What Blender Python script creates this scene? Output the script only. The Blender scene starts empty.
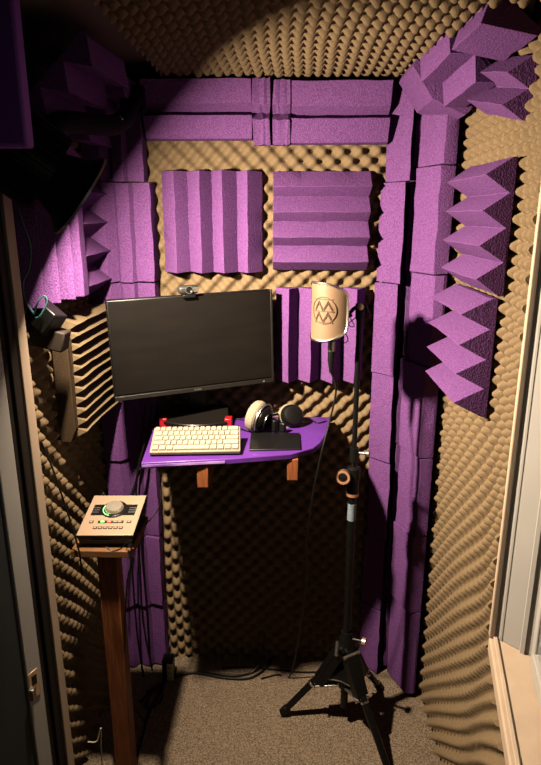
import bpy, bmesh, math, random
from mathutils import Vector, Matrix
random.seed(4)
scene = bpy.context.scene
col = scene.collection
R = math.radians

# ------------------------------------------------------------------ camera
F = 600.0; TH = R(15.7); PSI = R(1.43); CAMZ = 1.66
cd = bpy.data.cameras.new('camera'); cam = bpy.data.objects.new('camera', cd); col.objects.link(cam)
cam.location = (0, 0, CAMZ); cam.rotation_euler = (math.pi/2 - TH, 0, PSI)
cd.sensor_fit = 'VERTICAL'; cd.sensor_height = 36; cd.lens = F/765*36; cd.clip_start = .02
scene.camera = cam
CM = Matrix.Rotation(PSI, 3, 'Z') @ Matrix.Rotation(math.pi/2 - TH, 3, 'X')
def ray(x, y): return CM @ Vector(((x-270.5)/F, -(y-382.5)/F, -1))
def onY(x, y, Y): d = ray(x, y); return Vector((0, 0, CAMZ)) + d*(Y/d.y)
def onX(x, y, X): d = ray(x, y); return Vector((0, 0, CAMZ)) + d*(X/d.x)
def onZ(x, y, Z): d = ray(x, y); return Vector((0, 0, CAMZ)) + d*((Z-CAMZ)/d.z)

# ------------------------------------------------------------------ materials
ALB = .20
def mat(name, color, rough=.6, metal=0, noise=None, bump=None, spec=.5, color2=None, coat=0, sheen=0):
    if metal < .5: color = tuple(c*ALB for c in color); color2 = tuple(c*ALB for c in color2) if color2 else None; spec *= .36; sheen *= ALB
    m = bpy.data.materials.new(name); m.use_nodes = True
    nt = m.node_tree; b = nt.nodes['Principled BSDF']
    b.inputs['Base Color'].default_value = (*color, 1); b.inputs['Roughness'].default_value = rough
    b.inputs['Metallic'].default_value = metal; b.inputs['Specular IOR Level'].default_value = spec
    b.inputs['Coat Weight'].default_value = coat
    b.inputs['Sheen Weight'].default_value = sheen
    tc = nt.nodes.new('ShaderNodeTexCoord')
    if noise:
        scale, stretch = noise
        mp = nt.nodes.new('ShaderNodeMapping'); mp.inputs['Scale'].default_value = stretch
        nt.links.new(tc.outputs['Object'], mp.inputs['Vector'])
        n = nt.nodes.new('ShaderNodeTexNoise'); n.inputs['Scale'].default_value = scale; n.inputs['Detail'].default_value = 3
        nt.links.new(mp.outputs[0], n.inputs['Vector'])
        r = nt.nodes.new('ShaderNodeValToRGB')
        r.color_ramp.elements[0].position = .35; r.color_ramp.elements[1].position = .68
        c2 = color2 or tuple(c*.6 for c in color)
        r.color_ramp.elements[0].color = (*c2, 1); r.color_ramp.elements[1].color = (*color, 1)
        nt.links.new(n.outputs['Fac'], r.inputs['Fac']); nt.links.new(r.outputs['Color'], b.inputs['Base Color'])
    if bump:
        scale, dist, strength = bump
        n2 = nt.nodes.new('ShaderNodeTexNoise'); n2.inputs['Scale'].default_value = scale; n2.inputs['Detail'].default_value = 2
        nt.links.new(tc.outputs['Object'], n2.inputs['Vector'])
        bp = nt.nodes.new('ShaderNodeBump'); bp.inputs['Distance'].default_value = dist; bp.inputs['Strength'].default_value = strength
        nt.links.new(n2.outputs['Fac'], bp.inputs['Height']); nt.links.new(bp.outputs['Normal'], b.inputs['Normal'])
    return m
M = {}
M['purple'] = mat('purple_foam', (.45,.185,.60), .9, noise=(270,(1,1,1)), color2=(.25,.088,.36), bump=(270,.003,.8), spec=.15)
M['egg'] = mat('tan_egg_foam', (.50,.36,.215), .95, noise=(300,(1,1,1)), color2=(.40,.28,.16), bump=(300,.001,.5), spec=.08)
M['brownfoam'] = mat('brown_wedge_foam', (.52,.385,.23), .95, noise=(350,(1,1,1)), bump=(350,.002,.5), spec=.08)
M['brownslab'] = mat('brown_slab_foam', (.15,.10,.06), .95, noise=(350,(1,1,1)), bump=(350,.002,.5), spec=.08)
M['carpet'] = mat('carpet', (.85,.66,.48), 1, noise=(210,(1,1,1)), color2=(.30,.22,.15), bump=(230,.008,.9), spec=.05)
M['wallpaint'] = mat('wall_paint', (.30,.26,.21), .9, noise=(6,(1,1,1)), color2=(.26,.22,.18))
M['ceilpaint'] = mat('ceiling_paint', (.42,.34,.25), .9, noise=(40,(8,1,1)), color2=(.36,.29,.21))
M['white'] = mat('white_paint', (1.05,1.01,.96), .45, noise=(8,(1,1,1)), color2=(.98,.94,.89))
M['cream'] = mat('cream_trim', (1.25,.97,.72), .55, noise=(20,(1,1,.2)), color2=(1.12,.86,.64))
M['greydoor'] = mat('grey_door', (.09,.105,.11), .7, noise=(12,(1,1,.3)), color2=(.07,.083,.088))
M['rubber'] = mat('dark_gasket', (.045,.032,.024), .7, noise=(20,(1,1,.1)), color2=(.03,.02,.016))
M['black'] = mat('black_plastic', (.012,.012,.012), .38, noise=(60,(1,1,1)), color2=(.009,.009,.009))
M['blackmetal'] = mat('black_metal', (.014,.013,.013), .25, 0, noise=(60,(1,1,1)), color2=(.01,.01,.01))
M['matte'] = mat('matte_black', (.006,.006,.006), .8, noise=(60,(1,1,1)), color2=(.005,.005,.005), spec=.15)
M['screen'] = mat('screen_glass', (.016,.013,.011), .33, noise=(9,(1,1,5)), color2=(.012,.010,.009), spec=.6)
M['bezel'] = mat('bezel', (.03,.027,.024), .4, noise=(50,(1,1,1)), color2=(.024,.021,.019))
M['desk'] = mat('desk_paint', (.24,.065,.56), .38, noise=(14,(1,1,1)), color2=(.20,.05,.48), bump=(60,.002,.3))
M['deskedge'] = mat('desk_worn_edge', (.50,.30,.75), .5, noise=(30,(.4,1,1)), color2=(.12,.03,.30))
M['wood'] = mat('red_wood', (.60,.20,.07), .55, noise=(30,(6,6,.5)), color2=(.38,.11,.035))
M['lightwood'] = mat('light_wood', (.55,.27,.11), .55, noise=(30,(.6,6,6)), color2=(.34,.15,.055))
M['keys'] = mat('cream_keycap', (.70,.65,.52), .5, noise=(60,(1,1,1)), color2=(.67,.62,.49))
M['kbase'] = mat('keyboard_case', (.60,.52,.35), .5, noise=(60,(1,1,1)), color2=(.57,.49,.33))
M['red'] = mat('red_plastic', (.65,.02,.04), .35, noise=(60,(1,1,1)), color2=(.55,.015,.03))
M['cushion'] = mat('cream_velour', (.70,.60,.44), .95, noise=(200,(1,1,1)), color2=(.55,.46,.33), bump=(250,.002,.5))
M['chrome'] = mat('chrome', (.75,.73,.70), .22, 1, noise=(50,(1,1,1)), color2=(.68,.66,.63))
M['steel'] = mat('dull_steel', (.42,.40,.37), .35, 1, noise=(50,(1,1,1)), color2=(.33,.31,.29))
M['gold'] = mat('champagne_mesh', (.46,.30,.18), .5, .2, noise=(900,(1,1,1)), color2=(.36,.23,.14), bump=(900,.0006,.6))
M['logo'] = mat('logo_engraving', (.22,.11,.07), .6, noise=(100,(1,1,1)), color2=(.28,.16,.11))
M['champ'] = mat('champagne_panel', (.90,.65,.46), .4, .1, noise=(60,(1,1,1)), color2=(.9,.65,.47))
M['knob'] = mat('knob_metal', (.72,.66,.56), .3, .9, noise=(60,(12,1,1)), color2=(.6,.54,.45))
M['dkgrey'] = mat('dark_grey', (.05,.05,.05), .5, noise=(60,(1,1,1)), color2=(.04,.04,.04))
M['teal'] = mat('teal_cable', (.10,.30,.32), .5, noise=(80,(1,1,1)), color2=(.08,.24,.26))
M['blue'] = mat('blue_label', (.25,.45,.65), .5, noise=(200,(1,1,1)), color2=(.55,.62,.68))
M['offwhite'] = mat('offwhite_plastic', (1.6,1.4,1.0), .5, noise=(60,(1,1,1)), color2=(1.5,1.3,.9))
M['copper'] = mat('copper_ring', (.60,.30,.17), .35, .8, noise=(60,(1,1,1)), color2=(.5,.25,.14))
M['brass'] = mat('brass_knob', (.55,.40,.25), .35, .8, noise=(60,(1,1,1)), color2=(.45,.33,.2))
M['purplewood'] = mat('purple_block', (.55,.16,1.0), .6, noise=(12,(1,1,.3)), color2=(.46,.13,.85))
M['brownbox'] = mat('brown_tape', (.055,.034,.022), .7, noise=(40,(1,1,1)), color2=(.04,.025,.016))
def emat(name, c, s):
    m = bpy.data.materials.new(name); m.use_nodes = True
    b = m.node_tree.nodes['Principled BSDF']; b.inputs['Base Color'].default_value = (*c, 1)
    b.inputs['Emission Color'].default_value = (*c, 1); b.inputs['Emission Strength'].default_value = s
    return m
M['led_red'] = emat('red_light', (1,.08,.05), 1.2); M['led_green'] = emat('green_light', (.2,.8,.25), .6)
M['led_lamp'] = emat('lamp_led', (1,.80,.52), 12)
g = bpy.data.materials.new('pane_glass'); g.use_nodes = True
b = g.node_tree.nodes['Principled BSDF']; b.inputs['Base Color'].default_value = (.75,.8,.8,1); b.inputs['Roughness'].default_value = .05; b.inputs['Transmission Weight'].default_value = .9
M['glass'] = g

# ------------------------------------------------------------------ helpers
LOC = {}
def finish(name, bm, m, parent=None, smooth=True, bevel=0, ang=35):
    bmesh.ops.recalc_face_normals(bm, faces=bm.faces[:])
    if parent is not None: loc = LOC[parent.name]
    else:
        xs = [v.co for v in bm.verts]
        mn = Vector((min(v.x for v in xs), min(v.y for v in xs), min(v.z for v in xs)))
        mx = Vector((max(v.x for v in xs), max(v.y for v in xs), max(v.z for v in xs)))
        loc = Vector(((mn.x+mx.x)/2, (mn.y+mx.y)/2, mn.z))
    bmesh.ops.translate(bm, verts=bm.verts[:], vec=-loc)
    me = bpy.data.meshes.new(name); bm.to_mesh(me); bm.free()
    if smooth:
        me.shade_smooth(); me.set_sharp_from_angle(angle=R(ang))
    me.materials.append(m if not isinstance(m, str) else M[m])
    o = bpy.data.objects.new(name, me); col.objects.link(o)
    if parent is not None: o.parent = parent
    else: o.location = loc
    LOC[o.name] = loc
    if bevel:
        bv = o.modifiers.new('bevel', 'BEVEL'); bv.width = bevel; bv.segments = 2; bv.limit_method = 'ANGLE'; bv.angle_limit = R(40)
    return o
def tag(o, label, cat, group=None):
    o['label'] = label; o['category'] = cat
    if group: o['group'] = group
    return o
def thing(name, label, cat, loc, group=None):
    o = bpy.data.objects.new(name, None); col.objects.link(o); o.location = loc; o.empty_display_size = .05
    LOC[o.name] = Vector(loc)
    return tag(o, label, cat, group)
def struct(o): o['kind'] = 'structure'; return o
def NB(): return bmesh.new()
def box(bm, c, s, rot=None):
    mt = Matrix.Translation(Vector(c)) @ ((rot.to_4x4()) if rot else Matrix.Identity(4)) @ Matrix.Diagonal((*s, 1))
    bmesh.ops.create_cube(bm, size=1, matrix=mt); return bm
def rng(bm, a, b_):
    a = Vector(a); b_ = Vector(b_); return box(bm, (a+b_)/2, [abs(x) for x in (b_-a)])
def frame(d):
    d = Vector(d).normalized(); up = Vector((0,0,1)) if abs(d.z) < .95 else Vector((0,1,0))
    x = up.cross(d).normalized(); y = d.cross(x)
    return x, y, d
def lathe(bm, p, axis, prof, seg=24, cap=True):
    x, y, d = frame(axis); p = Vector(p); rings = []
    for t, r in prof:
        rings.append([bm.verts.new(p + d*t + (x*math.cos(2*math.pi*k/seg) + y*math.sin(2*math.pi*k/seg))*max(r, 1e-5)) for k in range(seg)])
    for a, b_ in zip(rings, rings[1:]):
        for k in range(seg): bm.faces.new((a[k], a[(k+1)%seg], b_[(k+1)%seg], b_[k]))
    if cap: bm.faces.new(rings[0][::-1]); bm.faces.new(rings[-1])
    return bm
def cyl(bm, a, b_, r, r2=None, seg=16):
    a = Vector(a); b_ = Vector(b_); L = (b_-a).length
    return lathe(bm, a, b_-a, [(0, r), (L, r if r2 is None else r2)], seg)
def spline(pts, n=8):
    pts = [Vector(p) for p in pts]; P = [2*pts[0]-pts[1]] + pts + [2*pts[-1]-pts[-2]]; out = []
    for i in range(1, len(P)-2):
        for k in range(n):
            t = k/n; a, b_, c, d = P[i-1], P[i], P[i+1], P[i+2]
            out.append(.5*((2*b_) + (c-a)*t + (2*a-5*b_+4*c-d)*t*t + (3*b_-a-3*c+d)*t**3))
    out.append(pts[-1]); return out
def tube(bm, pts, r, seg=8, n=8, smooth=True):
    pts = spline(pts, n) if smooth else [Vector(p) for p in pts]
    rings = []; t0 = (pts[1]-pts[0]).normalized(); x, y, _ = frame(t0)
    for i, p in enumerate(pts):
        t = (pts[min(i+1, len(pts)-1)] - pts[max(i-1, 0)]).normalized()
        x = (x - t*x.dot(t)).normalized(); y = t.cross(x)
        rings.append([bm.verts.new(p + (x*math.cos(2*math.pi*k/seg) + y*math.sin(2*math.pi*k/seg))*r) for k in range(seg)])
    for a, b_ in zip(rings, rings[1:]):
        for k in range(seg): bm.faces.new((a[k], a[(k+1)%seg], b_[(k+1)%seg], b_[k]))
    bm.faces.new(rings[0][::-1]); bm.faces.new(rings[-1]); return bm
def prism(bm, poly, vec):
    vec = Vector(vec); a = [bm.verts.new(Vector(p)) for p in poly]; b_ = [bm.verts.new(Vector(p)+vec) for p in poly]
    bm.faces.new(a[::-1]); bm.faces.new(b_); n = len(poly)
    for i in range(n): bm.faces.new((a[i], a[(i+1)%n], b_[(i+1)%n], b_[i]))
    return bm
def cable(name, label, pts, r, m='black', n=8, group=None):
    return tag(finish(name, tube(NB(), pts, r, 8, n), m), label, 'cable', group)

# ------------------------------------------------------------------ foam builders
def egg_sheet(name, label, path, L0, L1, v0, v1, vdir, pt, mean=.032, amp=.018, period=.056, step=.00625, keep=None, m='egg', ph=(0,0)):
    """convoluted foam: path(u) -> (point, normal); raised along the normal in an egg-crate relief."""
    bm = NB(); nu = int(round((L1-L0)/step)); nv = int(round((v1-v0)/step)); G = []; B = {}
    k = 2*math.pi/period; vd = Vector(vdir)
    for i in range(nu+1):
        u = L0 + (L1-L0)*i/nu; p, nrm = path(u); row = []
        for j in range(nv+1):
            v = v0 + (v1-v0)*j/nv
            uu = u + .004*math.sin(v*9+u*4); vv = v + .004*math.sin(u*11)
            s = math.cos(k*uu+ph[0])*math.cos(k*vv+ph[1])
            s = s*(1.25-.25*s*s)*.85 if s > 0 else -(-s)**1.3
            h = mean + amp*s
            base = p + vd*v; w = bm.verts.new(base + nrm*h); B[w] = base; row.append(w)
        G.append(row)
    for i in range(nu):
        for j in range(nv):
            if keep and not keep(L0+(L1-L0)*(i+.5)/nu, v0+(v1-v0)*(j+.5)/nv): continue
            bm.faces.new((G[i][j], G[i+1][j], G[i+1][j+1], G[i][j+1]))
    for w in [w for w in bm.verts if not w.link_faces]: B.pop(w, None); bm.verts.remove(w)
    low = {}
    for e in [e for e in bm.edges if e.is_boundary]:
        q = []
        for w in e.verts:
            if w not in low: low[w] = bm.verts.new(B[w])
            q.append(low[w])
        bm.faces.new((e.verts[0], e.verts[1], q[1], q[0]))
    return tag(finish(name, bm, m, None, True, 0, 60), label, 'foam sheet')

def wedges(n, base=.012, h=.042, skew=.5):
    """profile across the ridges as (fraction, height): n wedges, valley-ridge-valley."""
    pr = [(0, base)]
    for i in range(n): pr += [((i+skew)/n, base+h), ((i+1)/n, base)]
    return pr
def tile(label, o, U, V, N, w, l, prof, m='purple', group='purple wedge foam tiles', jit=.0012, bend=0, segs=7, name='wedge_foam_tile', cat='foam tile'):
    """foam tile from corner o: profile runs along U (width w), ridges run along V (length l), wedges stand up along N."""
    o = Vector(o); U = Vector(U).normalized(); V = Vector(V).normalized(); N = Vector(N).normalized()
    bm = NB(); rings = []
    for s in range(segs+1):
        t = s/segs; off = N*(bend*4*t*(1-t)*0 + bend*t*t)
        ring = [bm.verts.new(o + U*(f*w) + V*(t*l) + N*hh + off + Vector([random.uniform(-jit, jit) for _ in range(3)])) for f, hh in prof]
        ring.append(bm.verts.new(o + U*w + V*(t*l) + off)); ring.append(bm.verts.new(o + V*(t*l) + off))
        rings.append(ring)
    n = len(rings[0])
    for a, b_ in zip(rings, rings[1:]):
        for k in range(n): bm.faces.new((a[k], a[(k+1)%n], b_[(k+1)%n], b_[k]))
    bm.faces.new(rings[0][::-1]); bm.faces.new(rings[-1])
    return tag(finish(name, bm, m, None, True, .0012, 20), label, cat, group)
X = Vector((1,0,0)); Y = Vector((0,1,0)); Z = Vector((0,0,1))

# ------------------------------------------------------------------ the room shell
WB, WL, WR, CE = 1.985, -.66, .53, 2.08
struct(finish('floor', rng(NB(), (-1.4,-1.2,-.03), (1.2,2.1,0)), 'carpet', smooth=False))
struct(finish('ceiling', rng(NB(), (-.8,1.0,CE), (.7,2.1,CE+.05)), 'ceilpaint', smooth=False))
struct(finish('wall_back', rng(NB(), (-.8,WB,0), (.7,WB+.06,CE)), 'wallpaint', smooth=False))
struct(finish('wall_left', rng(NB(), (WL-.06,1.34,0), (WL,WB,CE)), 'wallpaint', smooth=False))
# the right wall turns inwards where the window is
BEND = 1.27; tdir = Vector((-.215,-1,0)).normalized(); tn = Vector((-1,.215,0)).normalized(); P0 = Vector((WR, BEND, 0))
def path_r(u):                      # u runs from the back corner towards the camera
    L = WB - BEND; r = .07
    if u < L-r: return Vector((WR, WB-u, 0)), Vector((-1,0,0))
    if u > L+r: return P0 + tdir*(u-L), tn
    t = (u-(L-r))/(2*r); a = Vector((WR, BEND+r, 0)); c = P0 + tdir*r
    p = a*(1-t)**2 + P0*2*t*(1-t) + c*t*t
    return p, (Vector((-1,0,0))*(1-t) + tn*t).normalized()
UB = WB - BEND
ZS = .735; UC = UB + .112            # window sill height, distance along the wall of the far jamb
struct(finish('wall_right', rng(NB(), (WR,BEND-.02,0), (WR+.06,WB,CE)), 'wallpaint', smooth=False))
bm = NB(); rot = Matrix((-tn, tdir, Z)).transposed()
def near_wall(bm, u0, u1, z0, z1, d0=0, d1=.06):
    c = P0 + tdir*((u0+u1)/2-UB) - tn*((d0+d1)/2); c.z = (z0+z1)/2
    return box(bm, c, (d1-d0, u1-u0, z1-z0), rot)
near_wall(bm, UB, UC-.002, 0, CE); near_wall(bm, UC, UB+.9, 0, ZS-.034); near_wall(bm, UC, UB+.9, 1.95, CE)
struct(finish('wall_right', bm, 'wallpaint', smooth=False)).name = 'wall_right_front'
bpy.data.objects['wall_right_front'].name = 'wall_right.001'

# window in the turned part of the right wall
win = bpy.data.objects.new('window_1', None); col.objects.link(win); win.location = (0,0,0); LOC['window_1'] = Vector((0,0,0)); win['kind'] = 'structure'
bm = NB(); near_wall(bm, UC, UB+.9, ZS-.034, ZS, -.040, .09); finish('window_sill', bm, 'cream', win, bevel=.004)
bm = NB(); near_wall(bm, UC, UB+.9, ZS, ZS+.006, -.031, -.022); finish('sill_moulding', bm, 'cream', win, bevel=.002)
bm = NB(); near_wall(bm, UC-.012, UC+.006, ZS, 1.95, -.040, -.028); finish('casing_edge', bm, 'cream', win, bevel=.003)
def wpt(u, d, z): p = P0 + tdir*(u-UB) - tn*d; return Vector((p.x, p.y, z))
bm = NB(); prism(bm, [wpt(UC,-.028,ZS), wpt(UC+.055,.055,ZS), wpt(UC+.03,.06,ZS), wpt(UC-.012,.06,ZS), wpt(UC-.012,-.028,ZS)], (0,0,1.25)); finish('window_jamb', bm, 'white', win, bevel=.002)
bm = NB(); prism(bm, [wpt(UC+.006,-.018,ZS), wpt(UC+.009,-.018,ZS), wpt(UC+.011,-.014,ZS), wpt(UC+.007,-.014,ZS)], (0,0,1.25)); finish('jamb_bead', bm, 'white', win)
bm = NB(); prism(bm, [wpt(UC+.034,.020,ZS), wpt(UC+.040,.020,ZS), wpt(UC+.044,.028,ZS), wpt(UC+.036,.028,ZS)], (0,0,1.25)); finish('jamb_bead', bm, 'white', win)
bm = NB(); near_wall(bm, UC+.05, UC+.08, ZS, 1.95, .04, .06); near_wall(bm, UC+.08, UB+.9, ZS, ZS+.035, .035, .06); finish('sash_frame', bm, 'white', win, bevel=.003)
bm = NB(); near_wall(bm, UC+.08, UB+.9, ZS+.035, 1.95, .045, .05); finish('pane', bm, 'glass', win, smooth=False)

# door frame on the left
def strip(bm, x0, x1, y0, y1, z0=0, z1=2.06): return rng(bm, (x0,y0,z0), (x1,y1,z1))
door = bpy.data.objects.new('door_1', None); col.objects.link(door); LOC['door_1'] = Vector((0,0,0)); door['kind'] = 'structure'
D0 = Vector((-.594, 1.345, 0)); ddir = Vector((-.44,-.898,0)).normalized(); dn = Vector((.898,-.44,0)).normalized()
def dstrip(t0, t1, d0, d1, z0=0, z1=2.06):
    p = [D0+ddir*t0+dn*d0, D0+ddir*t1+dn*d0, D0+ddir*t1+dn*d1, D0+ddir*t0+dn*d1]
    return prism(NB(), [Vector((q.x,q.y,z0)) for q in p], (0,0,z1-z0))
finish('door_stop', dstrip(0,.024,-.03,0), 'cream', door, bevel=.002)
finish('gasket', dstrip(.024,.070,-.03,-.008), 'rubber', door, bevel=.003)
finish('gasket_lip', dstrip(.042,.053,-.01,.002), 'rubber', door, bevel=.002)
finish('door_jamb', dstrip(.070,.116,-.03,-.002), 'white', door, bevel=.003)
finish('door_slab', dstrip(.116,.50,-.04,-.010), 'greydoor', door, bevel=.003)
sp_ = D0+ddir*.098+dn*-.001; sp_.z = onY(30,684,sp_.y).z
Rd = Matrix((ddir, dn, Z)).transposed()
st = finish('strike_plate', box(NB(), sp_, (.030,.004,.080), Rd), 'brass', door, bevel=.002)
bm = NB(); box(bm, sp_+dn*.003+Vector((0,0,.014)), (.013,.003,.026), Rd); finish('latch_hole', bm, 'black', door)
bm = NB(); box(bm, sp_+ddir*.014+dn*.007+Vector((0,0,-.016)), (.016,.014,.034), Rd @ Matrix.Rotation(R(25),3,'Z')); finish('latch_lip', bm, 'steel', door, bevel=.002)

# ------------------------------------------------------------------ egg crate foam
egg_sheet('egg_crate_foam_sheet', 'tan egg-crate foam covering the whole back wall behind the monitor', lambda u: (Vector((u, WB, 0)), Vector((0,-1,0))), WL, WR, .0, 2.03, Z, 0, ph=(.6,.3))
egg_sheet('egg_crate_foam_sheet', 'tan egg-crate foam covering the right wall around the window', path_r, .05, UB+.55, .0, 2.03, Z, 0, amp=.021,
          keep=lambda u, v: not (u > UC-.004 and v > ZS-.037))
egg_sheet('egg_crate_foam_sheet', 'tan egg-crate foam on the left wall beside the door frame', lambda u: (Vector((WL, WB-u, 0)), Vector((1,0,0))), .05, WB-1.345, .0, 2.03, Z, 0, ph=(.4,0), amp=.023, period=.060)
egg_sheet('egg_crate_foam_sheet', 'tan egg-crate foam hanging across the ceiling', lambda u: (Vector((u, 0, CE)), Vector((0,0,-1))), -.36, WR-.06, 1.1, WB-.05, Y, 0)

# ------------------------------------------------------------------ purple tiles
FB = WB-.045     # faces of the foam sheets, where the tiles are stuck on
P1 = onY(165, 272, FB-.02); P2 = onY(262, 171, FB-.02)
tile('purple foam tile with upright ridges above the webcam, leftmost in the middle row', (P1.x, FB, P1.z), X, Z, -Y, P2.x-P1.x, P2.z-P1.z,
     [(0,.008),(.15,.062),(.26,.012),(.40,.066),(.50,.012),(.62,.066),(.75,.010),(.86,.062),(1,.008)])
P1 = onY(273, 270, FB-.02); P2 = onY(371, 171, FB-.02)
tile('purple foam tile with level ridges on the back wall, above the microphone', (P1.x, FB, P1.z), Z, X, -Y, P2.z-P1.z, P2.x-P1.x, wedges(4,.010,.054,.38))
P1 = onY(276, 380, FB-.02); P2 = onY(366, 288, FB-.02)
tile('purple foam tile with deep upright ridges directly behind the microphone', (P1.x, FB, P1.z), X, Z, -Y, P2.x-P1.x, P2.z-P1.z, wedges(4,.010,.050,.56))
# strips under the ceiling
for (xa, ya, xb, yb, lab) in ((146,140,252,80,'long purple foam strip under the ceiling, above the upright-ridged tile'),
                              (291,144,391,82,'long purple foam strip under the ceiling, above the level-ridged tile')):
    P1 = onY(xa, ya, FB-.03); P2 = onY(xb, yb, FB-.03)
    tile(lab, (P1.x, FB, P1.z), Z, X, -Y, P2.z-P1.z, P2.x-P1.x, [(0,.012),(.02,.03),(.40,.056),(.47,.018),(.60,.050),(.98,.075),(1,.06)])
for (xa, ya, xb, yb, lab) in ((253,145,270,80,'narrow purple foam offcut under the ceiling, left one of the two between the strips'),
                              (273,145,290,82,'narrow purple foam offcut under the ceiling, right one of the two between the strips')):
    P1 = onY(xa, ya, FB-.03); P2 = onY(xb, yb, FB-.03); h2 = (P2.z-P1.z)
    tile(lab, (P1.x, FB, P1.z), Z, X, -Y, h2, P2.x-P1.x, [(0,.03),(.38,.06),(.50,.03),(.62,.058),(1,.065)], jit=.003)

ORD = ['topmost', 'second from the top', 'third from the top', 'fourth from the top', 'third from the floor', 'second from the floor', 'lowest']
zb = [2.03, 1.752, 1.452, 1.155, .850, .555, .275, .005]
# left rear column
for k in range(7):
    z0, z1 = zb[k+1]+.002, zb[k]-.002
    xr = [-.425,-.405,-.408,-.43,-.438,-.440,-.440][k]; dd = [.0,.012,.0,.01,0,.01,0][k]
    tile('purple foam tile in the left rear corner column, '+ORD[k], (-.612, FB, z0), X, Z, -Y, xr+.612, z1-z0,
         [(0,.05+dd),(.30,.058+dd),(.42,.030+dd),(.47,.040+dd),(.66,.052+dd),(.71,.034+dd),(.98,.046+dd),(1,.01)], group='left rear corner column of purple tiles', jit=.002)
# right rear column, back wall half
for k in range(7):
    z0, z1 = zb[k+1]+.002, zb[k]-.002
    xl = .290 + [.012,0,-.004,0,.004,0,.0][k]; dd = [.0,.010,.004,.0,.008,0,.004][k]
    tile('purple foam strip on the back wall behind the microphone stand, '+ORD[k], (xl, FB, z0), X, Z, -Y, .118, z1-z0,
         [(0,.006),(.05,.010+dd),(.52,.064+dd),(.62,.010),(1,.006)], group='purple strips at the right end of the back wall', jit=.002)
# right rear column, across the corner
c0 = Vector((.412, FB-.008, 0)); c1 = Vector((WR-.062, 1.765, 0)); U = (c1-c0); W = U.length; U.normalize(); Nn = Vector((U.y, -U.x, 0)); Nn = Nn if Nn.x < 0 else -Nn
zr = [2.02, 1.79, 1.49, 1.215, .92, .645, .355, .02]
for k in range(7):
    dd = [0,.006,.0,.008,.002,.008,.0][k]
    tile('purple foam tile set across the right rear corner, '+ORD[k], c0+Vector((0,0,zr[k+1]+.002)), U, Z, Nn, W, zr[k]-zr[k+1]-.004,
         [(0,.005),(.05,.040+dd),(.14,.046+dd),(.17,.012),(.26,.010),(.30,.046+dd),(.95,.036+dd),(1,.01)], group='purple tiles set across the right rear corner', jit=.002)
# right wall
XR = WR-.05
def rtile(lab, y0, y1, z0, z1, n, base=.012, h=.06, rot=0):
    V = Vector((0,-1,0)); U = Z.copy()
    if rot: q = Matrix.Rotation(rot, 3, 'X'); U = q@U; V = q@V
    return tile(lab, (XR, y1, z0), U, V, -X, z1-z0, y1-y0, wedges(n, base, h))
rtile('purple foam tile with four sharp ridges on the right wall, upper of the pair', 1.335, 1.64, 1.485, 1.775, 4, .010, .055)
rtile('purple foam tile with four sharp ridges on the right wall, lower of the pair', 1.365, 1.665, 1.194, 1.475, 4, .014, .068)
# right wall / ceiling corner
def corner_tile(lab, a, V, U, w, l, prof, **k):
    V = Vector(V).normalized(); U = Vector(U).normalized(); N = U.cross(V)
    if N.z > 0: N = -N
    return tile(lab, a, U, V, N, w, l, prof, **k)
corner_tile('purple foam tile under the ceiling in the right rear corner, rearmost of the slanted ones', (.325,1.87,2.035), (.05,-1,.05), (.80,0,-.60), .19, .16, [(0,.01),(.02,.02),(.5,.05),(.98,.03),(1,.01)])
corner_tile('purple foam tile slanted between ceiling and right wall, middle one', (.345,1.69,2.05), (.10,-1,.10), (.74,.1,-.66), .17, .20, wedges(2,.015,.038))
corner_tile('purple foam tile slanted between ceiling and right wall, nearest the camera', (.385,1.47,2.065), (.05,-1,.04), (.80,0,-.60), .12, .17, wedges(1,.015,.05,.14))
tile('purple foam offcut high on the right wall below the slanted tiles', (XR+.02, 1.60, 1.895), (0,-.25,1), (0,-1,-.20), -X, .12, .26, wedges(2,.015,.050))
# left wall
XL = WL+.05
tile('purple foam tile on the left wall with four level ridges, behind the lamp', (XL, 1.655, 1.425), Z, Y, X, .335, .255, wedges(4,.010,.060))
tile('purple foam tile on the left wall with upright ridges, beside the lamp', (XL, 1.37, 1.447), Y, Z, X, .275, .30, [(0,.005),(.05,.050),(.28,.004),(.34,.058),(.56,.006),(.62,.068),(.76,.012),(.80,.074),(.97,.072),(1,.01)])
tile('purple foam tile high on the left wall, in the shade above the lamp', (XL, 1.42, 1.77), (0,.3,1), (0,1,-.3), X, .22, .26, wedges(3,.012,.05))
corner_tile('purple foam tile slanted between ceiling and left wall, rearmost', (XL+.02,1.69,1.86), (0,1,.02), (.66,0,.72), .22, .22, wedges(3,.012,.05))
corner_tile('purple foam tile slanted between ceiling and left wall, nearest the door', (XL+.02,1.40,1.88), (.05,1,.02), (.7,0,.66), .22, .26, wedges(3,.012,.05))
# brown fine ridged tile
tile('brown foam tile with a dozen fine ridges, left of the monitor', (XL, 1.575, 1.052), Z, Y, X, .335, .30, wedges(11,.022,.034,.62), m='brownfoam', group=None, jit=.0012, bend=.016, cat='foam tile')
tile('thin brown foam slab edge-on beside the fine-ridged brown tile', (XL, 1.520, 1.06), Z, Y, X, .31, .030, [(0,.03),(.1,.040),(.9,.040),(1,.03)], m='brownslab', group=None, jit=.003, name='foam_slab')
# purple padded block by the door head
pa = onY(2, 148, 1.10); pb = onY(31, 148, 1.10)
bm = NB(); rng(bm, (-.72, 1.085, pa.z), (pb.x, 1.12, 2.07))
tag(finish('padding_block', bm, 'purplewood', bevel=.006), 'smooth purple padded block hanging at the top of the door frame', 'padding')

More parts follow.
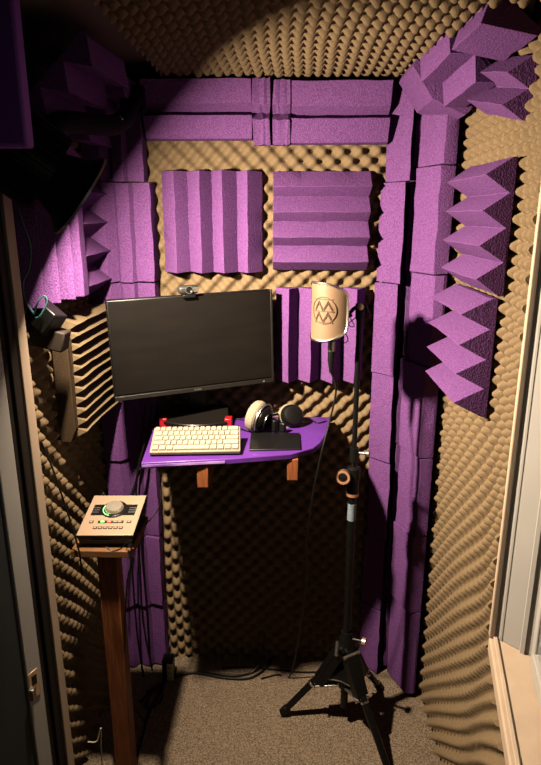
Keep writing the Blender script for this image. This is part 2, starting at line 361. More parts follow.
# ------------------------------------------------------------------ clamp lamp, the light of the booth
LP = Vector((-.434, 1.300, 1.698)); LA = Vector((.717,.37,-.59)).normalized()
lamp = thing('clamp_lamp', 'round black finned work lamp aimed down into the booth from the upper left', 'lamp', LP)
bm = NB(); lathe(bm, LP, LA, [(-.07,.045),(-.066,.052),(-.02,.07),(0,.092),(.004,.093),(.006,.089),(.0,.084),(-.018,.066),(-.024,.050),(-.03,.046)], 48, cap=False)
bm.faces.ensure_lookup_table(); finish('reflector', bm, 'black', lamp)
bm = NB(); lathe(bm, LP+LA*-.013, LA, [(.015,.0935),(.0195,.0935),(.0195,.089),(.015,.089)], 48, cap=False); finish('reflector_rim', bm, 'steel', lamp)
bm = NB(); cyl(bm, LP-LA*.17, LP-LA*.064, .060, .064, 32); finish('lamp_body', bm, 'black', lamp)
x_, y_, d_ = frame(LA)
for k in range(22):
    a = 2*math.pi*k/22; rd = x_*math.cos(a)+y_*math.sin(a); tg = d_.cross(rd)
    bm = NB(); box(bm, LP-LA*.108+rd*.072, (.026,.004,.085), Matrix((rd, tg, d_)).transposed()); finish('cooling_fin', bm, 'bezel', lamp)
bm = NB(); cyl(bm, LP-LA*.034, LP-LA*.013, .034, .034, 24); finish('led_disc', bm, 'led_lamp', lamp)
A0 = LP - LA*.12 + x_*.0; A1 = onY(117, 124, 1.62); A2 = onY(134, 98, 1.80)
arm = [A0 + Vector((0,.075,.02)), A0+Vector((.03,.13,.08)), A1, A2]
finish('lamp_arm', tube(NB(), arm, .024, 12), 'matte', lamp)
bm = NB(); box(bm, A2+Vector((0,.02,0)), (.05,.04,.07)); box(bm, A2+Vector((-.02,.0,-.03)), (.03,.06,.05)); finish('clamp', bm, 'matte', lamp, bevel=.006)
bm = NB(); cyl(bm, A1+Vector((.012,-.02,.01)), A1+Vector((.012,0,.01)), .007); finish('clamp_screw', bm, 'chrome', lamp)
# the light that the LED disc throws
ld = bpy.data.lights.new('lamp_light', 'AREA'); ld.shape = 'DISK'; ld.size = .05; ld.spread = R(157); ld.energy = 53; ld.color = (1,.80,.58)
lo = bpy.data.objects.new('lamp_light', ld); col.objects.link(lo); lo.location = LP-LA*.010
lo.rotation_euler = LA.to_track_quat('-Z', 'Y').to_euler()

# black adapter and teal cable under the lamp
ab = onY(42, 316, 1.40); rot = Matrix.Rotation(R(35), 3, 'Y') @ Matrix.Rotation(R(-20), 3, 'Z')
ad = thing('power_adapter', 'black power adapter box on the left wall below the lamp', 'power adapter', ab)
finish('case', box(NB(), ab+Vector((0,.01,.0)), (.085,.05,.06), rot), 'black', ad, bevel=.004)
finish('bracket', box(NB(), ab+Vector((.005,.02,-.055)), (.085,.05,.05), Matrix.Rotation(R(14),3,'Y')), 'brownbox', ad, bevel=.004)
bm = NB(); tube(bm, [onY(34,314,1.36), onY(38,302,1.355), onY(44,296,1.36), onY(47,302,1.36), onY(40,316,1.355), onY(36,318,1.36)], .0022); finish('cable_loop', bm, 'teal', ad)
cable('teal_cable', 'thin teal cable hanging from the lamp to the adapter', [onY(18,208,1.36), onY(22,222,1.355), onY(30,245,1.355), onY(29,268,1.36), onY(23,282,1.36), onY(25,300,1.37), onY(34,314,1.37)], .0028, 'teal')

# ------------------------------------------------------------------ desk
DZ = .995
def dz(x, y, z=DZ): return onZ(x, y, z)
desk = thing('wall_desk', 'small purple painted shelf desk with a rounded right corner below the monitor', 'desk', (-.13, 1.9, DZ-.02))
a = dz(141,463); c = dz(225,459); e = dz(290,454); f_ = dz(313,448); h_ = dz(325,436); i_ = dz(330,422); 
poly = [a, c, e, f_, dz(320,443), h_, i_, Vector((i_.x+.002, FB-.002, DZ)), Vector((-.452, FB-.002, DZ)), dz(152,432)]
finish('desktop', prism(NB(), [p - Vector((0,0,.018)) for p in poly], (0,0,.018)), 'desk', desk, bevel=.003)
edge = [p + Vector((0,-.001,-.010)) for p in (a+Vector((.003,0,0)), c)]
finish('edge_lip', tube(NB(), edge, .0055, 8, 4), 'deskedge', desk)
bm = NB()
for bx, y0 in ((dz(200,466).x, dz(200,460.5).y+.003), (dz(293,460).x, dz(293,454).y+.004)):
    bm = NB(); prism(bm, [(bx-.016,y0,DZ-.019),(bx-.016,y0,DZ-.085),(bx-.016,y0+.03,DZ-.095),(bx-.016,FB-.003,DZ-.095),(bx-.016,FB-.003,DZ-.019)], (.032,0,0))
    finish('wooden_bracket', bm, 'wood', desk, bevel=.002)

# ------------------------------------------------------------------ monitor
TL = onY(108,300,1.675); TR = onY(270,290,1.868); BR = onY(275,381,1.868); BL = onY(113,402,1.675)
U = ((TR-TL)+(BR-BL)).normalized(); V = ((TL-BL)+(TR-BR)); V = (V - U*V.dot(U)).normalized(); N = U.cross(V)
if N.y > 0: N = -N
ctr = (TL+TR+BR+BL)/4; w = ((TR-TL).length+(BR-BL).length)/2; h = ((TL-BL).length+(TR-BR).length)/2
Rm = Matrix((U, V, N)).transposed()
base = Vector((dz(199,424).x, 1.83, DZ))
mon = thing('computer_monitor', 'black widescreen monitor, switched off, above the desk', 'monitor', base)
finish('monitor_back', box(NB(), ctr-N*.014, (w,h,.022), Rm), 'black', mon, bevel=.004)
finish('screen', box(NB(), ctr-N*.001+V*.006, (w-.012,h-.024,.006), Rm), 'screen', mon, smooth=False)
finish('lower_bezel', box(NB(), ctr+N*.0005-V*(h/2-.007), (w,.013,.010), Rm), 'bezel', mon, bevel=.001)
bm = NB(); q = ctr+N*.006-V*(h/2-.007)
for k, ww in enumerate((.004,.004,.005,.004)): box(bm, q+U*(-.010+k*.006), (ww,.004,.001), Rm)
finish('brand_mark', bm, 'steel', mon)
finish('status_light', box(NB(), ctr+N*.006-V*(h/2-.007)+U*(w/2-.035), (.005,.003,.002), Rm), 'brass', mon)
finish('side_bezel', box(NB(), ctr+N*.0005+U*(w/2-.003), (.006,h,.009), Rm), 'bezel', mon, bevel=.001)
finish('stand_column', prism(NB(), [base+Vector((-.03,.035,.01)), base+Vector((.03,.035,.01)), base+Vector((.025,.06,.01)), base+Vector((-.025,.06,.01))], ctr-N*.03+Vector((0,.0,-.02))-base-Vector((0,.047,0))), 'black', mon, bevel=.004)
bm = NB(); arc = []
for k in range(13):
    t = k/12; arc.append(base+Vector((-.105+.21*t, -.045-.035*math.sin(math.pi*t), .022)))
poly = arc + [base+Vector((.095,.05,.050)), base+Vector((-.095,.05,.050))]
finish('stand_base', prism(NB(), poly, (0,0,.012)), 'screen', mon, bevel=.003)
for s in (-1, 1):
    bm = NB(); prism(bm, [base+Vector((s*.105,-.055,0)), base+Vector((s*.105,.06,0)), base+Vector((s*.075,.06,0)), base+Vector((s*.07,-.055,0))], (0,0,.018))
    box(bm, base+Vector((s*.103,-.03,.025)), (.024,.034,.036)); finish('stand_foot', bm, 'red', mon, bevel=.003)
finish('stand_accent', rng(NB(), base+Vector((-.08,-.052,.004)), base+Vector((.08,-.046,.012))), 'red', mon)

# webcam
wc = TL+(TR-TL)*((184-108)/162.) + V*.017 + N*.006
web = thing('webcam', 'small grey webcam clipped on top of the monitor', 'webcam', wc)
bm = NB(); box(bm, wc, (.062,.026,.022), Rm); finish('webcam_body', bm, 'dkgrey', web, bevel=.009)
bm = NB(); lathe(bm, wc+N*.010, N, [(0,.010),(.004,.010),(.0045,.008),(.003,.006),(.003,0)], 24); finish('lens', bm, 'black', web)
bm = NB(); lathe(bm, wc+N*.0112, N, [(0,.0115),(.003,.0115),(.003,.0098),(0,.0098)], 24, cap=False); finish('lens_ring', bm, 'steel', web)
bm = NB(); box(bm, wc+U*.02+N*.011, (.016,.014,.001), Rm); finish('side_panel', bm, 'steel', web)
bm = NB(); box(bm, wc-V*.0185+N*.002, (.038,.010,.018), Rm); finish('clip', bm, 'black', web, bevel=.002)

# ------------------------------------------------------------------ keyboard
kf0 = dz(149.5,455,DZ+.006); kf1 = dz(240.5,453.5,DZ+.006)
kw = (kf1-kf0).length; ku = (kf1-kf0).normalized(); tilt = R(17)
kd = Vector((-ku.y, ku.x, 0)); kv = (kd*math.cos(tilt) + Z*math.sin(tilt)); kn = ku.cross(kv); kl = .117
Rk = Matrix((ku, kv, kn)).transposed()
kb = thing('keyboard', 'compact cream keyboard at the front of the purple desk', 'keyboard', (kf0+kf1)/2-Vector((0,0,.006)))
finish('keyboard_case', box(NB(), (kf0+kf1)/2+kv*kl/2+kn*.004, (kw,kl,.012), Rk), 'kbase', kb, bevel=.003)
for s in (-.4,.4):
    bm = NB(); p = (kf0+kf1)/2+ku*(kw*s)+kv*(kl*.85); rng(bm, Vector((p.x-.01,p.y-.006,DZ+.0005)), Vector((p.x+.01,p.y+.006,p.z)))
    finish('riser_foot', bm, 'kbase', kb)
rows = [[1.5]+[1.5]+[1]*8+[1]+[1]*2+[1]+[1], [1]*13+[2], [1.5]+[1]*12+[1.5], [1.75]+[1]*11+[2.25], [2.25]+[1]*10+[2.75], [1.25,1.25,1.25,6.25,1.25,1.25,1.25,1.25]]
rows = rows[1:] ; rh = (kl-.008)/5
proto = {}
for r_, row in enumerate(rows):
    tot = sum(row); un = (kw-.010)/tot; x = 0
    for wd in row:
        key = round(wd*un, 4)
        cpos = kf0 + ku*(.005+(x+wd/2)*un) + kv*(kl-.004-rh*(r_+.5)) + kn*.0125
        if key not in proto:
            bm = NB(); bmesh.ops.create_cube(bm, size=1)
            for v in bm.verts:
                sx = 1 if v.co.z < 0 else .80; v.co = Vector((v.co.x*(wd*un-.0022 - (0 if sx == 1 else .003)), v.co.y*((rh-.0022)-(0 if sx == 1 else .003)), v.co.z*.007))
            me = bpy.data.meshes.new('key'); bm.to_mesh(me); bm.free(); me.materials.append(M['keys']); proto[key] = me
        o = bpy.data.objects.new('key', proto[key]); col.objects.link(o); o.parent = kb
        o.matrix_local = Matrix.Translation(cpos-LOC[kb.name]) @ Rk.to_4x4()
        x += wd
# ------------------------------------------------------------------ trackpad
t0, t1, t2, t3 = dz(249,451.5), dz(301,450.5), dz(300,435), dz(251,434.5)
tp = thing('trackpad', 'black flat trackpad right of the cream keyboard', 'trackpad', (t0+t2)/2)
finish('trackpad_base', prism(NB(), [t0,t1,t2,t3], (0,0,.006)), 'bezel', tp, bevel=.002)
cc = (t0+t1+t2+t3)/4
finish('touch_surface', prism(NB(), [cc+(p-cc)*.97+Vector((0,0,.0062)) for p in (t0,t1,t2,t3)], (0,0,.0015)), 'black', tp)

# ------------------------------------------------------------------ headphones lying on the desk
hp = dz(272,434)
hd = thing('headphones', 'headphones with cream ear cushions lying on the purple desk', 'headphones', hp)
hax = Vector((-.82,.44,.20)).normalized()
C1 = onY(260,418,1.79)
if C1.z < DZ+.046: C1.z = DZ+.046
bm = NB(); lathe(bm, C1, hax, [(-.004,.044),(.002,.0500),(.014,.052),(.025,.049),(.030,.042),(.028,.030),(.018,.026),(.016,0)], 36); c_ = finish('ear_cushion', bm, 'cushion', hd)
bm = NB(); lathe(bm, C1-hax*.030, hax, [(0,.022),(.003,.034),(.012,.0425),(.030,.045),(.032,.040)], 36); cup = finish('ear_cup', bm, 'black', hd)
bm = NB(); lathe(bm, C1-hax*.0305, hax, [(.0,.0255),(.004,.0255),(.004,.0225),(0,.0225)], 32, cap=False); finish('cup_ring', bm, 'steel', cup)
C2 = C1 + Vector((.100,.055,-.012)); hax2 = Vector((.30,-.80,.45)).normalized()
bm = NB(); lathe(bm, C2, -hax2, [(0,.034),(.004,.041),(.012,.043),(.020,.040),(.023,.034),(.018,.026),(.016,0)], 32); finish('ear_cushion', bm, 'cushion', hd)
bm = NB(); lathe(bm, C2+hax2*.026, -hax2, [(0,.020),(.003,.030),(.012,.036),(.026,.038),(.028,.034)], 32); finish('ear_cup', bm, 'black', hd)
xh, yh, dh = frame(hax)
def ringpts(c, ax, r, a0, a1, n=14):
    x, y, d = frame(ax); return [c + (x*math.cos(R(a0+(a1-a0)*k/n))+y*math.sin(R(a0+(a1-a0)*k/n)))*r for k in range(n+1)]
for r_, m_ in ((.047,'steel'),):
    bm = NB(); tube(bm, ringpts(C1-hax*.012, hax, .049, -30, 210), .0028, 8, 2); finish('yoke', bm, 'steel', hd)
band = []
D0 = C1-hax*.02+Vector((.01,.035,-.0)); D1 = C2+Vector((.01,.035,0))
for k in range(13):
    t = k/12; p = D0*(1-t)+D1*t; p = p + Vector((.01,.055,-.012))*math.sin(math.pi*t) ; p.z = max(p.z, DZ+.016); band.append(p)
bm = NB()
for off in (0, .012): tube(bm, [p+Vector((0,0,off)) for p in band], .004, 8, 2)
finish('headband', bm, 'black', hd)
bm = NB(); box(bm, C1+Vector((.045,-.005,-.022)), (.02,.03,.04), Matrix.Rotation(R(30),3,'Z')); box(bm, C1+Vector((.072,-.012,-.026)), (.016,.02,.03), Matrix.Rotation(R(60),3,'Z')); finish('hinge', bm, 'black', hd, bevel=.004)
def dcab(*pts, z=.003): return [dz(x, y, DZ+z) for x, y in pts]
cable('headphone_cable', 'black headphone cable looping behind the cream ear cushion', dcab((252,432),(244,430),(233,425),(231,421),(236,419),(246,420)), .0022)
cable('headphone_cable', 'black coiled cable lying behind the headphones on the desk', dcab((281,424),(292,421),(305,424),(312,421),(318,423),(326,421)), .0020)

# ------------------------------------------------------------------ microphone stand
SX, SY = .205, 1.65
ms = thing('microphone_stand', 'tall black microphone stand on a tripod base', 'microphone stand', (SX, SY, 0))
top = 1.41
finish('upper_pole', cyl(NB(), (SX,SY,.93), (SX,SY,top), .0075), 'blackmetal', ms)
finish('lower_tube', cyl(NB(), (SX,SY,.07), (SX,SY,.915), .0125), 'blackmetal', ms)
bm = NB(); lathe(bm, (SX,SY,.85), Z, [(0,.014),(.004,.018),(.05,.018),(.054,.021),(.085,.021),(.09,.013)], 20); cl = finish('clutch', bm, 'black', ms)
bm = NB(); lathe(bm, (SX,SY,.846), Z, [(0,.0165),(.0,.0185),(.009,.0185),(.009,.0165)], 20); finish('clutch_ring', bm, 'copper', cl)
bm = NB(); lathe(bm, (SX-.030,SY-.018,.915), (-.3,-.95,.1), [(-.012,.012),(-.01,.022),(.008,.022),(.010,.018)], 24); box(bm, (SX-.012,SY-.004,.905), (.034,.022,.05)); finish('boom_clutch', bm, 'black', ms)
bm = NB(); lathe(bm, (SX-.030,SY-.018,.915), (-.3,-.95,.1), [(.009,.021),(.012,.021),(.012,.014),(.009,.014)], 24, cap=False); lathe(bm, (SX-.030,SY-.018,.915), (-.3,-.95,.1), [(.003,.0228),(.006,.0228)], 24, cap=False); finish('clutch_washer', bm, 'copper', ms)
bm = NB(); cyl(bm, (SX,SY,.985), (SX+.03,SY-.01,.985), .004); lathe(bm, (SX+.03,SY-.01,.985), (1,-.3,0), [(0,.006),(.003,.010),(.012,.010),(.014,.005)], 12); finish('thumb_screw', bm, 'steel', ms)
bm = NB(); cyl(bm, (SX,SY,.955), (SX,SY,1.0), .013); finish('pole_collar', bm, 'black', ms)
bm = NB(); lathe(bm, (SX,SY,.765), Z, [(0,.0128),(.0,.0136),(.055,.0136),(.055,.0128)], 16); finish('blue_label', bm, 'blue', ms)['label'] = 'small blue and white sticker'
bm = NB(); lathe(bm, (SX,SY,.29), Z, [(0,.02),(.01,.026),(.05,.024),(.06,.018),(.075,.018)], 16); cyl(bm, (SX,SY,.34), (SX+.045,SY-.02,.345), .005); hub = finish('leg_collar', bm, 'black', ms)
bm = NB(); lathe(bm, (SX+.045,SY-.02,.345), (1,-.4,0), [(0,.006),(.003,.012),(.014,.012),(.016,.006)], 14); finish('collar_knob', bm, 'brass', hub)
bm = NB(); lathe(bm, (SX,SY,.15), Z, [(0,.018),(.004,.022),(.03,.022),(.034,.018)], 16); finish('brace_ring', bm, 'blackmetal', ms)
feet = [onZ(283,712,.012), onZ(391,778,.012), onZ(379,686,.012)]
elbows = []
for ft, fr in zip(feet, (.47,.38,.5)):
    d = Vector((ft.x-SX, ft.y-SY, 0)); L = d.length; d.normalize(); sd = Vector((-d.y, d.x, 0))
    hinge = Vector((SX,SY,.295))+d*.03; elbow = Vector((SX,SY,0))+d*(L*fr)+Vector((0,0,.295-.28*fr)); elbows.append(elbow)
    lg = finish('leg', cyl(NB(), elbow, ft, .0115, .011, 14), 'blackmetal', ms)
    bm = NB(); dd_ = (elbow-ft).normalized(); lathe(bm, ft-dd_*.006, dd_, [(0,.009),(.004,.0145),(.03,.0145),(.034,.012)], 14); finish('rubber_foot', bm, 'black', lg)
    bm = NB(); lathe(bm, elbow-dd_*.022, dd_, [(0,.0122),(0,.0132),(.006,.0132),(.006,.0122)], 14); finish('leg_ring', bm, 'chrome', lg)
    # wide pressed-metal upper leg
    up = (elbow-hinge).normalized(); nn = up.cross(sd)
    bm = NB(); prism(bm, [hinge+sd*.024, hinge-sd*.024, elbow-sd*.020-up*.0, elbow+sd*.020], nn*.006)
    prism(bm, [hinge+sd*.024, hinge+sd*.019, elbow+sd*.015, elbow+sd*.020], -nn*.028); prism(bm, [hinge-sd*.024, hinge-sd*.019, elbow-sd*.015, elbow-sd*.020], -nn*.028)
    finish('leg_bracket', bm, 'blackmetal', ms, bevel=.002)
    r0 = Vector((SX,SY,.162))+d*.022; r1 = elbow - Vector((0,0,.014))
    bm = NB(); prism(bm, [r0+sd*.018, r0-sd*.018, r1-sd*.020, r1+sd*.020], (0,0,.005)); finish('brace', bm, 'steel', ms, bevel=.001)
    bm = NB(); cyl(bm, hinge-sd*.03, hinge+sd*.03, .006); finish('hinge_bolt', bm, 'steel', ms)
    bm = NB(); cyl(bm, r1-sd*.025, r1+sd*.025, .004); finish('brace_bolt', bm, 'chrome', ms)
for k in range(3):
    e0, e1 = elbows[k], elbows[(k+1)%3]; hb = Vector((SX,SY,.262)); up_ = Vector((0,0,.004))
    mid = (e0+e1)/2*.72 + Vector((SX,SY,.17))*.28 + Vector((0,0,.018))
    bm = NB(); prism(bm, [hb, e0*.93+hb*.07, (e0+mid)/2+Vector((0,0,.008)), mid, (e1+mid)/2+Vector((0,0,.008)), e1*.93+hb*.07], up_); sp = finish('spreader_plate', bm, 'blackmetal', ms)
    bm = NB(); tube(bm, [e0*.93+hb*.07, (e0+mid)/2+Vector((0,0,.006)), mid, (e1+mid)/2+Vector((0,0,.006)), e1*.93+hb*.07], .0022, 6, 4); finish('plate_edge', bm, 'steel', sp)
# swivel and arm at the top
bm = NB(); lathe(bm, (SX,SY,top-.035), Z, [(0,.009),(.01,.012),(.03,.012),(.035,.007)], 14); lathe(bm, (SX-.012,SY,top+.004), X, [(0,.010),(.026,.010)], 16); finish('swivel', bm, 'black', ms)
bm = NB(); lathe(bm, (SX,SY-.012,top+.006), -Y, [(-.004,.004),(.0,.009),(.006,.009),(.008,.004)], 14); finish('swivel_screw', bm, 'brass', ms)
MC = Vector((onY(331,312,1.645).x+.004, 1.645, onY(331,312,1.61).z))
bm = NB(); tube(bm, [(SX,SY,top), (SX-.012,SY,top+.002), (SX-.03,SY,MC.z-.012), (MC.x+.045,SY+.005,MC.z-.018)], .0055); tube(bm, [(SX,SY,top), (SX+.014,SY,top+.006), (SX+.02,SY,top-.012)], .005); finish('mount_arm', bm, 'black', ms)

# ------------------------------------------------------------------ microphone with its pop screen
mic = thing('microphone', 'condenser microphone behind a curved champagne metal pop screen on the stand', 'microphone', MC-Vector((0,0,.1)))
bm = NB(); lathe(bm, MC+Vector((0,0,-.085)), Z, [(0,.014),(.004,.022),(.02,.026),(.06,.026),(.062,.024),(.14,.024),(.152,.015),(.154,.001)], 28); finish('microphone_body', bm, 'black', mic)
# curved screen: part of an upright cylinder, rounded corners
SR = .062; fd = math.atan2(-.62, -.80); HALF = R(84); HH = .078
sc = MC + Vector((.004,.0,.0))
def scr(a, z, r=SR): return sc + Vector((math.cos(fd+a)*r, math.sin(fd+a)*r*.92, z))
bm = NB(); NA, NZ = 36, 30; grid = []
def hz(a):                                    # half height of the screen at angle a (rounded corners)
    t = abs(a)/HALF; c = .25
    z = HH if t < c else HH*(1-.34*((t-c)/(1-c))**1.5)
    return z if t < .88 else z - .014*(1-math.sqrt(max(0, 1-((t-.88)/.12)**2)))
for i in range(NA+1):
    a = -HALF + 2*HALF*i/NA; grid.append([bm.verts.new(scr(a, -hz(a)+2*hz(a)*j/NZ)) for j in range(NZ+1)])
for i in range(NA):
    for j in range(NZ): bm.faces.new((grid[i][j], grid[i+1][j], grid[i+1][j+1], grid[i][j+1]))
scn = finish('pop_screen', bm, 'gold', mic); sm = scn.modifiers.new('thickness', 'SOLIDIFY'); sm.thickness = .002
rim = [scr(-HALF+2*HALF*i/40, hz(-HALF+2*HALF*i/40), SR+.0005) for i in range(41)] + [scr(HALF-2*HALF*i/40, -hz(HALF-2*HALF*i/40), SR+.0005) for i in range(41)]
rim.append(rim[0]); finish('screen_rim', tube(NB(), rim, .0034, 8, 1, False), 'chrome', mic)
inner = [scr(-HALF*.86+1.72*HALF*i/30, hz(0)*.86, SR+.0012) for i in range(31)]
bm = NB(); lz = .006
def logoline(pts, r=.0010):
    out = []
    for (a0, z0), (a1, z1) in zip(pts, pts[1:]):
        for k in range(6): t = k/6; out.append(scr((a0*(1-t)+a1*t), z0*(1-t)+z1*t + lz, SR+.0014))
    out.append(scr(pts[-1][0], pts[-1][1]+lz, SR+.0014)); tube(bm, out, r, 5, 1, False)
lo_ = .36; q = .034/SR
circ = [(lo_+q*math.cos(2*math.pi*k/36)*1.05, .036*math.sin(2*math.pi*k/36)) for k in range(37)]; logoline(circ)
for zz, dirn in ((.002, 1), (-.028, 1)):
    pts = []
    for k in range(5): pts.append((lo_-.42+.21*k, zz + (.024 if k % 2 else 0)))
    logoline(pts); logoline([(a0, z0-.006) for a0, z0 in pts])
logoline([(lo_-.50,.030),(lo_+.44,.030)]); logoline([(lo_-.48,-.002),(lo_+.48,-.002)]); logoline([(lo_-.42,-.032),(lo_+.42,-.032)])
finish('screen_logo', bm, 'logo', mic)
bm = NB()
for zz in (-.052, .04):
    tube(bm, [MC+Vector((.02*math.cos(t),.02*math.sin(t),zz)) + Vector((math.cos(t)*.018, math.sin(t)*.018, 0)) for t in [2*math.pi*k/24 for k in range(25)]], .0022, 6, 1, False)
for t in range(4):
    a_ = math.pi/4+t*math.pi/2; tube(bm, [MC+Vector((math.cos(a_)*.038, math.sin(a_)*.038, zz)) for zz in (-.055,.043)], .0022, 6, 1, False)
tube(bm, [MC+Vector((.038,.005,-.018)), MC+Vector((.055,.006,-.016))], .004, 8, 2)
tube(bm, [MC+Vector((.030,-.03,-.052)), MC+Vector((.042,-.03,-.075)), MC+Vector((.034,-.028,-.086)), MC+Vector((.018,-.02,-.082))], .0015)
tube(bm, [MC+Vector((.042,.0,-.01)), MC+Vector((.062,.0,-.045)), MC+Vector((.045,.0,-.04)), MC+Vector((.066,.0,-.018))], .0013)
finish('shock_mount', bm, 'black', mic)
XB = MC+Vector((0,0,-.086))
bm = NB(); lathe(bm, XB-Vector((0,0,.03)), Z, [(0,.0095),(.002,.0105),(.028,.0105),(.030,.009)], 18); finish('connector_ring', bm, 'steel', mic)
bm = NB(); lathe(bm, XB-Vector((0,0,.092)), Z, [(0,.004),(.01,.006),(.035,.0095),(.062,.0098)], 18); finish('connector', bm, 'black', mic)
x0 = XB-Vector((0,0,.092))
cable('microphone_cable', 'black microphone cable hanging from the microphone past the desk to the floor', [x0+Vector((0,0,.004)), onY(336,390,1.64), onY(330,420,1.63), onY(321,455,1.60), onY(312,500,1.60), onY(307,545,1.64), onY(306,590,1.72), Vector((.03,1.84,.03)), Vector((-.02,1.86,.006)), Vector((-.08,1.84,.005))], .0028)

# ------------------------------------------------------------------ interface on its wooden shelf
SZ = .795
sh = thing('post_shelf', 'small wooden shelf on a reddish square post in the left corner', 'shelf', (-.48, 1.45, 0))
s0 = onY(70,548,1.405); s1 = onY(131,550,1.405)
finish('shelf_board', rng(NB(), (s0.x, 1.405, SZ-.020), (s1.x+.002, 1.60, SZ)), 'lightwood', sh, bevel=.002)
px = onY(111,600,1.43).x
finish('post', rng(NB(), (px-.028,1.425,.0), (px+.026,1.475,SZ-.0205)), 'wood', sh, bevel=.003)
ai = thing('audio_interface', 'champagne topped desktop audio interface with a big knob on the wooden shelf', 'audio interface', (s0.x+.08, 1.5, SZ))
f0 = onY(76,537,1.415); f1 = onY(135,541,1.415); fz = SZ+.040
af0 = Vector((f0.x, 1.415, fz)); aw = .152; tl = R(11); au = Vector((1,.03,0)).normalized(); ad_ = Vector((-.0,1,0)); av = (ad_*math.cos(tl)+Z*math.sin(tl)).normalized(); an = au.cross(av).normalized(); al = .172
Ra = Matrix((au, av, an)).transposed()
def ap(u, v, n=0): return af0 + au*(u*aw) + av*(v*al) + an*n
bz = SZ+.001
bm = NB(); pts = [ap(0,0,-.004), ap(1,0,-.004), ap(1,1,-.004), ap(0,1,-.004)]; lowp = [Vector((p.x+(.008 if i in (0,3) else -.008), p.y+(.012 if i < 2 else -.004), bz)) for i, p in enumerate(pts)]
va = [bm.verts.new(p) for p in pts]; vb = [bm.verts.new(p) for p in lowp]; bm.faces.new(va); bm.faces.new(vb[::-1])
for i in range(4): bm.faces.new((va[i], va[(i+1)%4], vb[(i+1)%4], vb[i]))
finish('interface_body', bm, 'black', ai, bevel=.002)
finish('top_panel', box(NB(), ap(.5,.5,-.0015), (aw,al,.005), Ra), 'champ', ai, bevel=.0015)
finish('meter_panel', box(NB(), ap(.5,.61,.0015), (aw*.80,al*.27,.001), Ra), 'black', ai)
bm = NB()
for uu in (.17,.83):
    for k in range(3): box(bm, ap(uu, .55+k*.055, .0022), (.018,.0035,.0006), Ra)
finish('meter_display', bm, 'steel', ai)
bm = NB(); lathe(bm, ap(.5,.62,.001), an, [(0,.036),(.003,.036),(.003,.0)], 36); finish('knob_surround', bm, 'black', ai)
bm = NB(); tube(bm, [ap(.5,.62,.0045)+ (au*math.cos(R(t))+av*math.sin(R(t)))*.0305 for t in range(150,262,8)], .0012, 6, 1, False); finish('level_ring', bm, 'led_green', ai)['label'] = 'lit green arc around the knob'
bm = NB(); lathe(bm, ap(.5,.62,.004), an, [(0,.025),(.002,.026),(.010,.024),(.012,.022),(.0125,0)], 36); finish('volume_knob', bm, 'knob', ai)
finish('button_bar', box(NB(), ap(.52,.31,.0015), (aw*.46,.010,.001), Ra), 'dkgrey', ai)
for uu, mm in ((.37,'led_green'),(.49,'led_red'),(.60,'champ'),(.68,'champ')): finish('indicator_light', box(NB(), ap(uu,.31,.0025), (.010,.005,.001), Ra), mm, ai)
for uu in (.17,.85): 
    bm = NB(); box(bm, ap(uu,.31,.0012), (.011,.010,.0015), Ra); bt = finish('square_button', bm, 'dkgrey', ai); finish('button_cap', box(NB(), ap(uu,.31,.0022), (.0066,.0058,.0012), Ra), 'champ', bt)
for k in range(6):
    bm = NB(); box(bm, ap(.28+k*.092,.17,.0012), (.011,.010,.0015), Ra); bt = finish('square_button', bm, 'dkgrey', ai); finish('button_cap', box(NB(), ap(.28+k*.092,.17,.0022), (.0066,.0058,.0012), Ra), 'champ', bt)
finish('name_strip', box(NB(), (ap(.42,0,-.012)+Vector((0,.0015,-.006))), (.05,.003,.004), Ra), 'dkgrey', ai)
pj = Vector((s1.x+.000, 1.405, SZ+.006))
jk = thing('jack_plug', 'black headphone jack plugged in at the front of the interface', 'plug', pj)
finish('plug_body', cyl(NB(), pj+Vector((0,-.02,.012)), pj+Vector((-.004,.012,.004)), .007), 'black', jk)
finish('plug_sleeve', cyl(NB(), pj+Vector((0,-.024,.0135)), pj+Vector((0,-.020,.012)), .005), 'copper', jk)
cable('interface_cable', 'black cable running from the jack plug down beside the wooden post', [pj+Vector((0,-.024,.0135)), onY(131,565,1.37), onY(127,585,1.38), onY(125,640,1.42), onY(128,690,1.5), Vector((-.46,1.62,.01))], .0026)
cable('interface_cable', 'thin black cable looped across the front of the small shelf', [onY(106,547,1.395), onY(112,551,1.39), onY(120,549,1.392), onY(127,543,1.395), onY(132,540,1.40)], .0018)
cable('interface_cable', 'grey cable curving from the interface towards the purple corner column', [onY(138,528,1.52), onY(150,520,1.60), onY(160,505,1.72), onY(161,490,1.84)], .002, 'dkgrey')
cable('lamp_cord', 'black cord running down the left wall foam to the wooden shelf', [onY(40,440,1.42), onY(50,462,1.42), onY(60,490,1.41), onY(70,520,1.405), onY(76,540,1.40), onY(80,556,1.395), onY(82,575,1.40)], .0026)

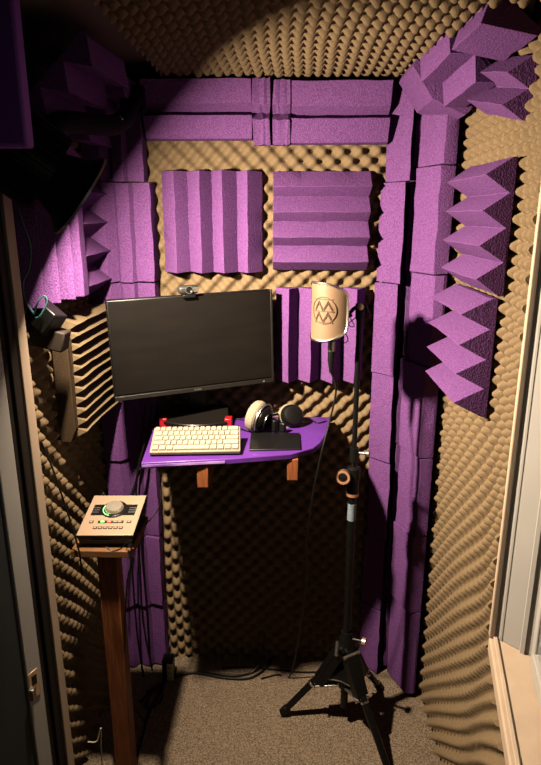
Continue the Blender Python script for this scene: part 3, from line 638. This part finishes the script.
# ------------------------------------------------------------------ cables behind and under the desk
for i, (pts, lab) in enumerate([
    ([(152,405,1.86),(148,430,1.84),(138,470,1.80),(131,520,1.78),(133,580,1.80),(138,640,1.84),(146,690,1.84)], 'black cable dropping behind the left end of the desk, nearest the wooden post'),
    ([(158,405,1.88),(150,440,1.86),(140,480,1.84),(141,540,1.85),(146,600,1.87),(150,660,1.88)], 'black cable dropping behind the left end of the desk, middle one'),
    ([(146,402,1.86),(140,450,1.85),(136,500,1.86),(139,560,1.87),(143,620,1.88),(152,668,1.87)], 'black cable dropping behind the left end of the desk, innermost one'),
    ([(140,470,1.82),(133,490,1.80),(122,520,1.75),(118,545,1.7)], 'black cable swinging from the desk to the back of the interface')]):
    cable('desk_cable', lab, [onY(*p) for p in pts], .0034)
cable('floor_cable', 'black cable curving over the carpet from the power strip to under the desk', [onZ(146,692,.005), onZ(170,679,.005), onZ(200,672,.005), onZ(232,676,.005), onZ(252,672,.006), Vector((-.08,1.90,.05)), Vector((-.07,1.915,.14))], .0045)
cable('floor_cable', 'black cable lying on the carpet beside the curved one, nearer the door', [onZ(140,702,.005), onZ(160,684,.005), onZ(190,673,.005), onZ(225,678,.006), onZ(250,678,.005), onZ(266,668,.005), onZ(272,658,.006)], .0040)
cable('floor_cable', 'tangled black cable on the carpet beside the wooden post', [onZ(150,690,.006), onZ(160,688,.02), onZ(162,698,.008), onZ(152,708,.006), onZ(146,704,.012), onZ(155,690,.02), onZ(164,684,.006), onZ(150,712,.006), onZ(143,735,.006), onZ(135,762,.006)], .0045)
cable('floor_cable', 'thin black cable along the foot of the back wall', [onZ(222,668,.005), onZ(250,667,.005), onZ(280,670,.005), onZ(300,672,.005), onZ(320,672,.005)], .003)
ps = onZ(170,682,0)
po = thing('power_strip', 'small black and cream power strip standing on the carpet at the back left', 'power strip', ps)
finish('strip_body', rng(NB(), ps+Vector((-.028,.004,0)), ps+Vector((.012,.05,.085))), 'black', po, bevel=.003)
finish('outlet_face', rng(NB(), ps+Vector((-.010,-.002,.006)), ps+Vector((.014,.0035,.078))), 'offwhite', po, bevel=.003)
bm = NB()
for k in range(3):
    for s in (-.004,.004): box(bm, ps+Vector((.002+s,-.003,.020+k*.022)), (.002,.003,.008))
finish('outlet_slot', bm, 'dkgrey', po)
wt = onY(99,752,1.38)
cable('twist_tie', 'pale wire tie standing up beside the foot of the wooden post', [onY(88,742,1.36), onY(97,741,1.36), onY(101,728,1.36), onY(101,745,1.365), onY(102,762,1.37), Vector((onY(102,762,1.37).x,1.37,.002))], .0018, 'offwhite')

# ------------------------------------------------------------------ other light: dim fill added behind the camera, narrowed and aimed at the left door frame
ad2 = bpy.data.lights.new('room_fill', 'AREA'); ad2.size = .8; ad2.energy = .10; ad2.color = (1,.93,.86); ad2.spread = R(60)
ao = bpy.data.objects.new('room_fill', ad2); col.objects.link(ao); ao.location = (.15,-.6,1.9)
ao.rotation_euler = (Vector((-.78,1.2,1.25))-ao.location).to_track_quat('-Z','Y').to_euler()
scene.cycles.diffuse_bounces = 2
wd = bpy.data.worlds.new('world'); scene.world = wd; wd.use_nodes = True
wd.node_tree.nodes['Background'].inputs[0].default_value = (.8,.85,1,1); wd.node_tree.nodes['Background'].inputs[1].default_value = .002
vs = scene.view_settings; vs.view_transform = 'Standard'; vs.look = 'None'; vs.gamma = 1; vs.exposure = .6; vs.use_curve_mapping = False
